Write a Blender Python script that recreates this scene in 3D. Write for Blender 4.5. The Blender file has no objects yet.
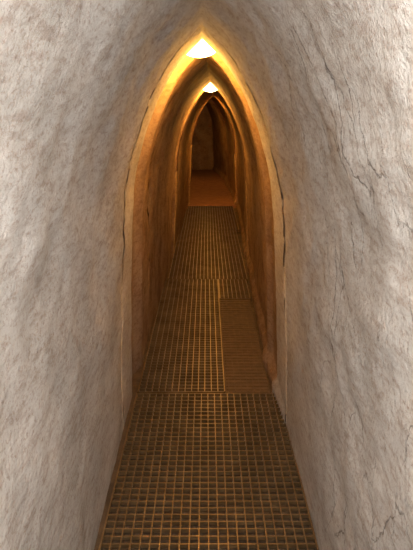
import bpy, math, bmesh
from mathutils import Vector, noise
sc=bpy.context.scene
try:
    sc.view_settings.view_transform='Standard'
    sc.view_settings.look='None'
except Exception as e: print(e)

def interp(tab,y):
    if y<=tab[0][0]: return tab[0][1:]
    for a,b in zip(tab,tab[1:]):
        if y<=b[0]:
            f=(y-a[0])/(b[0]-a[0])
            return tuple(p+(q-p)*f for p,q in zip(a[1:],b[1:]))
    return tab[-1][1:]

PROF=[(0,.418),(.2,.405),(.36,.390),(.54,.370),(.652,.347),(.705,.324),(.785,.276),(.859,.213),(.923,.140),(.961,.080),(1.0,.0)]
def prof(u): return interp(PROF,u)[0]
# y, width scale, apex height, centre x, roughness
SEC=[(-1.6,1.20,2.05,0.0,1),(0,1.14,1.97,0.0,1),(1.3,1.06,1.86,-.01,1),(2.3,.965,1.80,-.02,.7),(2.63,.95,1.785,-.02,.25),
 (2.66,1.01,1.85,-.02,.2),(2.88,1.01,1.85,-.02,.2),(2.98,.93,1.775,-.013,.3),(3.3,.955,1.77,0,1),(4.8,.96,1.75,.03,.8),
 (5.16,.94,1.70,.035,.3),(5.2,1.0,1.76,.035,.3),(5.40,1.0,1.76,.035,.3),(5.48,.92,1.695,.045,.4),(5.9,.95,1.71,.05,.8),(7.9,.98,1.68,.09,.6),
 (8.1,.93,1.635,.10,.3),(8.15,1.0,1.76,.10,.5),(8.4,1.0,1.76,.10,.5),(8.46,.88,1.65,.10,.5),(9,.96,1.70,.08,1),
 (10.6,.96,1.68,.03,.6),(10.7,.88,1.60,.03,.4),(10.75,1.0,1.76,.03,.4),(11.1,1.0,1.76,.02,1),(13.5,1.0,1.75,-.25,1)]
ys=[];y=-1.6
keys=[s[0] for s in SEC]
while y<13.45:
    ys.append(y)
    y+=0.025 if min(abs(y-k) for k in keys[4:])<.35 and y<9 else (.03 if y<6 else .07)
ys+= [k for k in keys if k not in ys]; ys=sorted(ys)
NU=70
us=[1-(1-i/NU)**1.2 for i in range(NU+1)]
def pt(side,u,y):
    sx,H,xc,r=interp(SEC,y)
    z=u*H-.06*(1-u)
    kk=(1-u)**2.5
    if y<2.64:
        base=.94 if side<0 else 1.0
        sx=sx*(1-kk)+base*kk
    w=prof(u)*sx
    if side>0 and y>2.3:
        k=max(0,min(1,(.07-z)/.035))*min(1,(y-2.3)/.3); w-=.03*k*(1+.8*noise.noise(Vector((0,y*3,1))))
    x=xc+side*w
    n=noise.noise(Vector((x*1.6+5,y*1.3,z*1.6)))*.024+noise.noise(Vector((x*5,y*4,z*5+3)))*.014+noise.noise(Vector((x*14,y*11,z*14)))*.008
    n+= noise.noise(Vector((x*35,y*30,z*35)))*.005
    n*=r*(1-.7*kk)
    k=min(1,prof(u)/.1)
    x+=side*n*k; z+=n*(1-k)*.6+ n*.2*k*u
    return (x,y,z)
verts=[];cols=2*NU+1
for yy in ys:
    for j in range(cols):
        if j<=NU: verts.append(pt(-1,us[j],yy))
        else: verts.append(pt(1,us[2*NU-j],yy))
faces=[]
for i in range(len(ys)-1):
    for j in range(cols-1):
        a=i*cols+j
        faces.append((a,a+1,a+cols+1,a+cols))
me=bpy.data.meshes.new('t');me.from_pydata(verts,[],faces);me.update()
vn=[Vector(v.normal) for v in me.vertices]

def newmat(name):
    m=bpy.data.materials.new(name);m.use_nodes=True
    nt=m.node_tree; return m,nt,nt.nodes['Principled BSDF']
def ramp(nt,fac,stops):
    r=nt.nodes.new('ShaderNodeValToRGB');nt.links.new(fac,r.inputs[0])
    e=r.color_ramp.elements
    while len(e)<len(stops): e.new(.5)
    for k,(p,c) in zip(e,stops): k.position=p;k.color=(*c,1)
    return r.outputs[0]
def mixc(nt,mode,fac,a,b):
    n=nt.nodes.new('ShaderNodeMix');n.data_type='RGBA';n.blend_type=mode
    for s,v in ((n.inputs[0],fac),(n.inputs[6],a),(n.inputs[7],b)):
        if hasattr(v,'is_output'): nt.links.new(v,s)
        else: s.default_value=v
    return n.outputs[2]
def tn(nt,scale,detail=6,vec=None,rough=.6,dist=0):
    n=nt.nodes.new('ShaderNodeTexNoise');n.inputs['Scale'].default_value=scale;n.inputs['Detail'].default_value=detail
    n.inputs['Roughness'].default_value=rough;n.inputs['Distortion'].default_value=dist
    if vec: nt.links.new(vec,n.inputs['Vector'])
    return n.outputs[0]
def mp(nt,scale,vec,rot=(0,0,0)):
    n=nt.nodes.new('ShaderNodeMapping');n.inputs['Scale'].default_value=scale;n.inputs['Rotation'].default_value=rot;nt.links.new(vec,n.inputs[0]);return n.outputs[0]
def math_(nt,op,a,b):
    n=nt.nodes.new('ShaderNodeMath');n.operation=op
    for s,v in ((n.inputs[0],a),(n.inputs[1],b)):
        if hasattr(v,'is_output'): nt.links.new(v,s)
        else: s.default_value=v
    return n.outputs[0]
def rock(name,cracks):
    m,nt,b=newmat(name)
    tc=nt.nodes.new('ShaderNodeTexCoord').outputs['Object']
    c1=ramp(nt,tn(nt,3,8,tc),[(.3,(.41,.385,.35)),(.5,(.52,.495,.46)),(.7,(.62,.60,.565))])
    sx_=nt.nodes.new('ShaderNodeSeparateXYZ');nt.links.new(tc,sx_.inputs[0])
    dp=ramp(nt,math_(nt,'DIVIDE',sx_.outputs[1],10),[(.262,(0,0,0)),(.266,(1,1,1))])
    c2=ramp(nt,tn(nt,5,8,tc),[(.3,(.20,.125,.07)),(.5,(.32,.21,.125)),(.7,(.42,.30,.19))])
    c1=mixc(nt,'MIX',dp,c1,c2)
    streak=ramp(nt,tn(nt,26,8,mp(nt,(1,.6,1.8),tc,(.5,0,0)),.72),[(.38,(.76,.66,.60)),(.50,(1,.965,.94)),(.66,(1.12,1.12,1.12))])
    col=mixc(nt,'MULTIPLY',.85,c1,streak)
    specks=ramp(nt,tn(nt,95,4,tc,.7),[(.38,(.60,.46,.38)),(.47,(1,1,1))])
    col=mixc(nt,'MULTIPLY',.5,col,specks)
    tool=tn(nt,9,6,mp(nt,(1,3.2,.8),tc,(.2,0,0)),.65)
    h=math_(nt,'ADD',math_(nt,'MULTIPLY',tn(nt,20,9,tc,.75),1.0),math_(nt,'MULTIPLY',tn(nt,70,5,tc,.7),.6))
    h=math_(nt,'ADD',h,math_(nt,'MULTIPLY',tool,.3))
    if cracks:
        wob=nt.nodes.new('ShaderNodeTexNoise');wob.inputs['Scale'].default_value=11;wob.inputs['Detail'].default_value=7;wob.inputs['Roughness'].default_value=.7;nt.links.new(tc,wob.inputs['Vector'])
        va=nt.nodes.new('ShaderNodeVectorMath');va.operation='MULTIPLY_ADD'
        nt.links.new(wob.outputs['Color'],va.inputs[0]);va.inputs[1].default_value=(.09,.09,.09);nt.links.new(tc,va.inputs[2])
        v=nt.nodes.new('ShaderNodeTexVoronoi');v.feature='DISTANCE_TO_EDGE';v.inputs['Scale'].default_value=4.6
        nt.links.new(mp(nt,(.1,2.0,.6),va.outputs[0]),v.inputs['Vector'])
        line=ramp(nt,v.outputs['Distance'],[(0.0,(1,1,1)),(.010,(0,0,0))])
        mask=ramp(nt,tn(nt,3.2,4,tc),[(.45,(0,0,0)),(.56,(1,1,1))])
        near=ramp(nt,math_(nt,'DIVIDE',sx_.outputs[1],10),[(.14,(1,1,1)),(.20,(0,0,0))])
        cr=mixc(nt,'MULTIPLY',1.0,mixc(nt,'MULTIPLY',1.0,line,mask),near)
        col=mixc(nt,'MIX',math_(nt,'MULTIPLY',cr,.75),col,(.20,.15,.12,1))
        h=math_(nt,'SUBTRACT',h,math_(nt,'MULTIPLY',cr,.7))
    nt.links.new(col,b.inputs['Base Color']);b.inputs['Roughness'].default_value=.95
    b.inputs['Specular IOR Level'].default_value=.15
    bp=nt.nodes.new('ShaderNodeBump');bp.inputs['Strength'].default_value=.8;bp.inputs['Distance'].default_value=.012
    nt.links.new(h,bp.inputs['Height']);nt.links.new(bp.outputs[0],b.inputs['Normal'])
    return m
M_rock=rock('hewn_adobe_rock',False);M_crack=rock('cracked_adobe_rock',True)

def part(name,j0,j1,mat):
    vs=[];ns=[];n=j1-j0+1
    for i in range(len(ys)):
        for j in range(j0,j1+1):
            vs.append(verts[i*cols+j]);ns.append(vn[i*cols+j])
    fs=[(i*n+j,i*n+j+n,i*n+j+n+1,i*n+j+1) for i in range(len(ys)-1) for j in range(n-1)]
    m=bpy.data.meshes.new(name);m.from_pydata(vs,[],fs);m.update()
    m.polygons.foreach_set('use_smooth',[True]*len(fs))
    m.normals_split_custom_set_from_vertices([(-v if (Vector((0,0,1.1))-Vector((p[0],0,p[2]))).dot(v)<0 else v) for v,p in zip(ns,vs)])
    m.materials.append(mat)
    o=bpy.data.objects.new(name,m);sc.collection.objects.link(o);return o
JC=NU-11
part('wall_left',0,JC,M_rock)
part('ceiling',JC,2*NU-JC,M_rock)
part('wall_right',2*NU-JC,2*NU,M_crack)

def obj(name,bm,mat,parent=None,smooth=False,loc=None):
    m=bpy.data.meshes.new(name);bm.to_mesh(m);bm.free()
    if smooth: m.polygons.foreach_set('use_smooth',[True]*len(m.polygons))
    for k in (mat if isinstance(mat,list) else [mat]): m.materials.append(k)
    o=bpy.data.objects.new(name,m);sc.collection.objects.link(o)
    if parent:o.parent=parent
    if loc:o.location=loc
    return o
def box(bm,x0,x1,y0,y1,z0,z1):
    v=[bm.verts.new((x,y,z)) for z in (z0,z1) for x,y in ((x0,y0),(x1,y0),(x1,y1),(x0,y1))]
    for f in ((3,2,1,0),(4,5,6,7),(0,1,5,4),(1,2,6,5),(2,3,7,6),(3,0,4,7)): bm.faces.new([v[k] for k in f])

m_d,nt,b=newmat('packed_earth')
tc=nt.nodes.new('ShaderNodeTexCoord').outputs['Object']
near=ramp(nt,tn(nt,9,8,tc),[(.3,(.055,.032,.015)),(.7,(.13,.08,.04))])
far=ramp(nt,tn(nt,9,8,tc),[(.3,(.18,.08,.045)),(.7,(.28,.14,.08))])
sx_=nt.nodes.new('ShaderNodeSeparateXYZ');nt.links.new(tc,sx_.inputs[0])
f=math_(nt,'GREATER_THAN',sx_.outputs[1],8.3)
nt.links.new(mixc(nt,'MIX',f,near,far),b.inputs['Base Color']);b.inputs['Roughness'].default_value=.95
bp=nt.nodes.new('ShaderNodeBump');bp.inputs['Distance'].default_value=.02;nt.links.new(tn(nt,25,6,tc),bp.inputs['Height']);nt.links.new(bp.outputs[0],b.inputs['Normal'])
bm=bmesh.new()
nx,ny=24,300
g=[]
for j in range(ny+1):
    yy=-1.6+15.1*j/ny
    up=max(0,min(1,(yy-8.3)/.1))*.03
    g.append([bm.verts.new((-.85+1.5*i/nx,yy,-.038+up+noise.noise(Vector((i*.4,j*.4,0)))*.008)) for i in range(nx+1)])
for j in range(ny):
    for i in range(nx): bm.faces.new((g[j][i],g[j][i+1],g[j+1][i+1],g[j+1][i]))
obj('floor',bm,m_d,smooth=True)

bm=bmesh.new()
g=[[bm.verts.new((-1.1+1.7*i/30,13.35+noise.noise(Vector((i*.2,j*.2,7)))*.12,-.1+2.1*j/40)) for i in range(31)] for j in range(41)]
for j in range(40):
    for i in range(30): bm.faces.new((g[j][i],g[j][i+1],g[j+1][i+1],g[j+1][i]))
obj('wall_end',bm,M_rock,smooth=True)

def metal(name,c0,c1,rough,met,sc_=7):
    m,nt,b=newmat(name)
    tc=nt.nodes.new('ShaderNodeTexCoord').outputs['Object']
    nt.links.new(ramp(nt,tn(nt,sc_,8,tc,.7),[(.3,c0),(.7,c1)]),b.inputs['Base Color'])
    b.inputs['Roughness'].default_value=rough;b.inputs['Metallic'].default_value=met
    return m
M_gr=metal('weathered_galvanised_steel',(.13,.075,.03),(.27,.17,.08),.38,.5)
M_pl=metal('dusty_steel_plate',(.07,.038,.016),(.15,.085,.04),.7,.1,22)
P=.036
def grating(x0,x1,y0,y1):
    bm=bmesh.new();t=.0023
    n=max(1,round((x1-x0)/P))
    for i in range(n+1):
        x=x0+(x1-x0)*i/n; box(bm,x-t,x+t,y0,y1,-.024,0)
    n=max(1,round((y1-y0)/P))
    for i in range(n+1):
        y=y0+(y1-y0)*i/n; box(bm,x0,x1,y-t*.9,y+t*.9,-.018,-.001)
    box(bm,x0-.003,x0+.003,y0,y1,-.026,.001);box(bm,x1-.003,x1+.003,y0,y1,-.026,.001)
    return obj('metal_floor_grating',bm,M_gr)
grating(-.38,.395,-1.5,.55)
grating(-.38,.395,.56,2.59)
grating(-.375,.10,2.61,4.6)
grating(.11,.355,4.1,4.6)
grating(-.345,.37,4.615,6.6)
grating(-.305,.41,6.615,8.3)
bm=bmesh.new()
box(bm,.108,.35,2.61,4.08,-.026,-.008)
for i in range(7):
    x=.125+.035*i; box(bm,x-.0015,x+.0015,2.62,4.07,-.009,-.005)
for i in range(37):
    yy=2.64+.039*i; box(bm,.112,.346,yy-.0012,yy+.0012,-.009,-.0055)
obj('steel_floor_plate',bm,M_pl)

m_g,nt,b=newmat('lamp_glass')
b.inputs['Emission Color'].default_value=(1,.76,.34,1);b.inputs['Emission Strength'].default_value=16
m_m=metal('lamp_housing',(.35,.3,.22),(.5,.42,.3),.5,.2)
def lamp(x,y,z,s,power,lz=.05,sz=.5):
    e=bpy.data.objects.new('ceiling_lamp',None);sc.collection.objects.link(e);e.location=(x,y,z)
    bm=bmesh.new();r=bmesh.ops.create_cone(bm,cap_ends=True,segments=32,radius1=.045*s,radius2=.035*s,depth=.02*s)
    bmesh.ops.translate(bm,verts=r['verts'],vec=(0,0,.05*sz*s))
    r=bmesh.ops.create_cone(bm,cap_ends=True,segments=16,radius1=.008,radius2=.008,depth=.06)
    bmesh.ops.translate(bm,verts=r['verts'],vec=(0,0,.07))
    obj('housing',bm,m_m,e)
    bm=bmesh.new();bmesh.ops.create_uvsphere(bm,u_segments=32,v_segments=16,radius=.05*s)
    bmesh.ops.scale(bm,verts=bm.verts,vec=(1.15,1,sz))
    obj('glass_dome',bm,m_g,e,True)
    l=bpy.data.lights.new('lamp_bulb','POINT');l.energy=power;l.color=(1,.49,.08);l.shadow_soft_size=.03
    lo=bpy.data.objects.new('lamp_bulb',l);sc.collection.objects.link(lo);lo.parent=e;lo.location=(0,.0,-lz)
lamp(-.035,2.80,1.785,1.8,24,.08,.7)
lamp(.035,5.31,1.685,1.7,34,.07,.75)
lamp(.10,8.28,1.70,.6,30)  # added lamp, hidden behind the third arch lip to brighten the far section
lamp(.03,10.95,1.70,.6,14)  # added unseen lamp, lights the last arch for more depth

l=bpy.data.lights.new('flash','POINT');l.shadow_soft_size=.05;l.energy=72;l.color=(1,1,1)
lo=bpy.data.objects.new('camera_flash_light',l);sc.collection.objects.link(lo);lo.location=(.07,.0,1.62)  # unseen flash at the camera, brightens the near walls
w=bpy.data.worlds.new('World');sc.world=w;w.use_nodes=True
w.node_tree.nodes['Background'].inputs[0].default_value=(.92,.96,1,1);w.node_tree.nodes['Background'].inputs[1].default_value=.9

cam=bpy.data.cameras.new('Camera');co=bpy.data.objects.new('Camera',cam);sc.collection.objects.link(co)
cam.sensor_fit='VERTICAL';cam.sensor_height=36;cam.lens=35;cam.clip_start=.01
co.location=(0,0,1.5);co.rotation_euler=(math.radians(90-17.6),0,0)
sc.camera=co
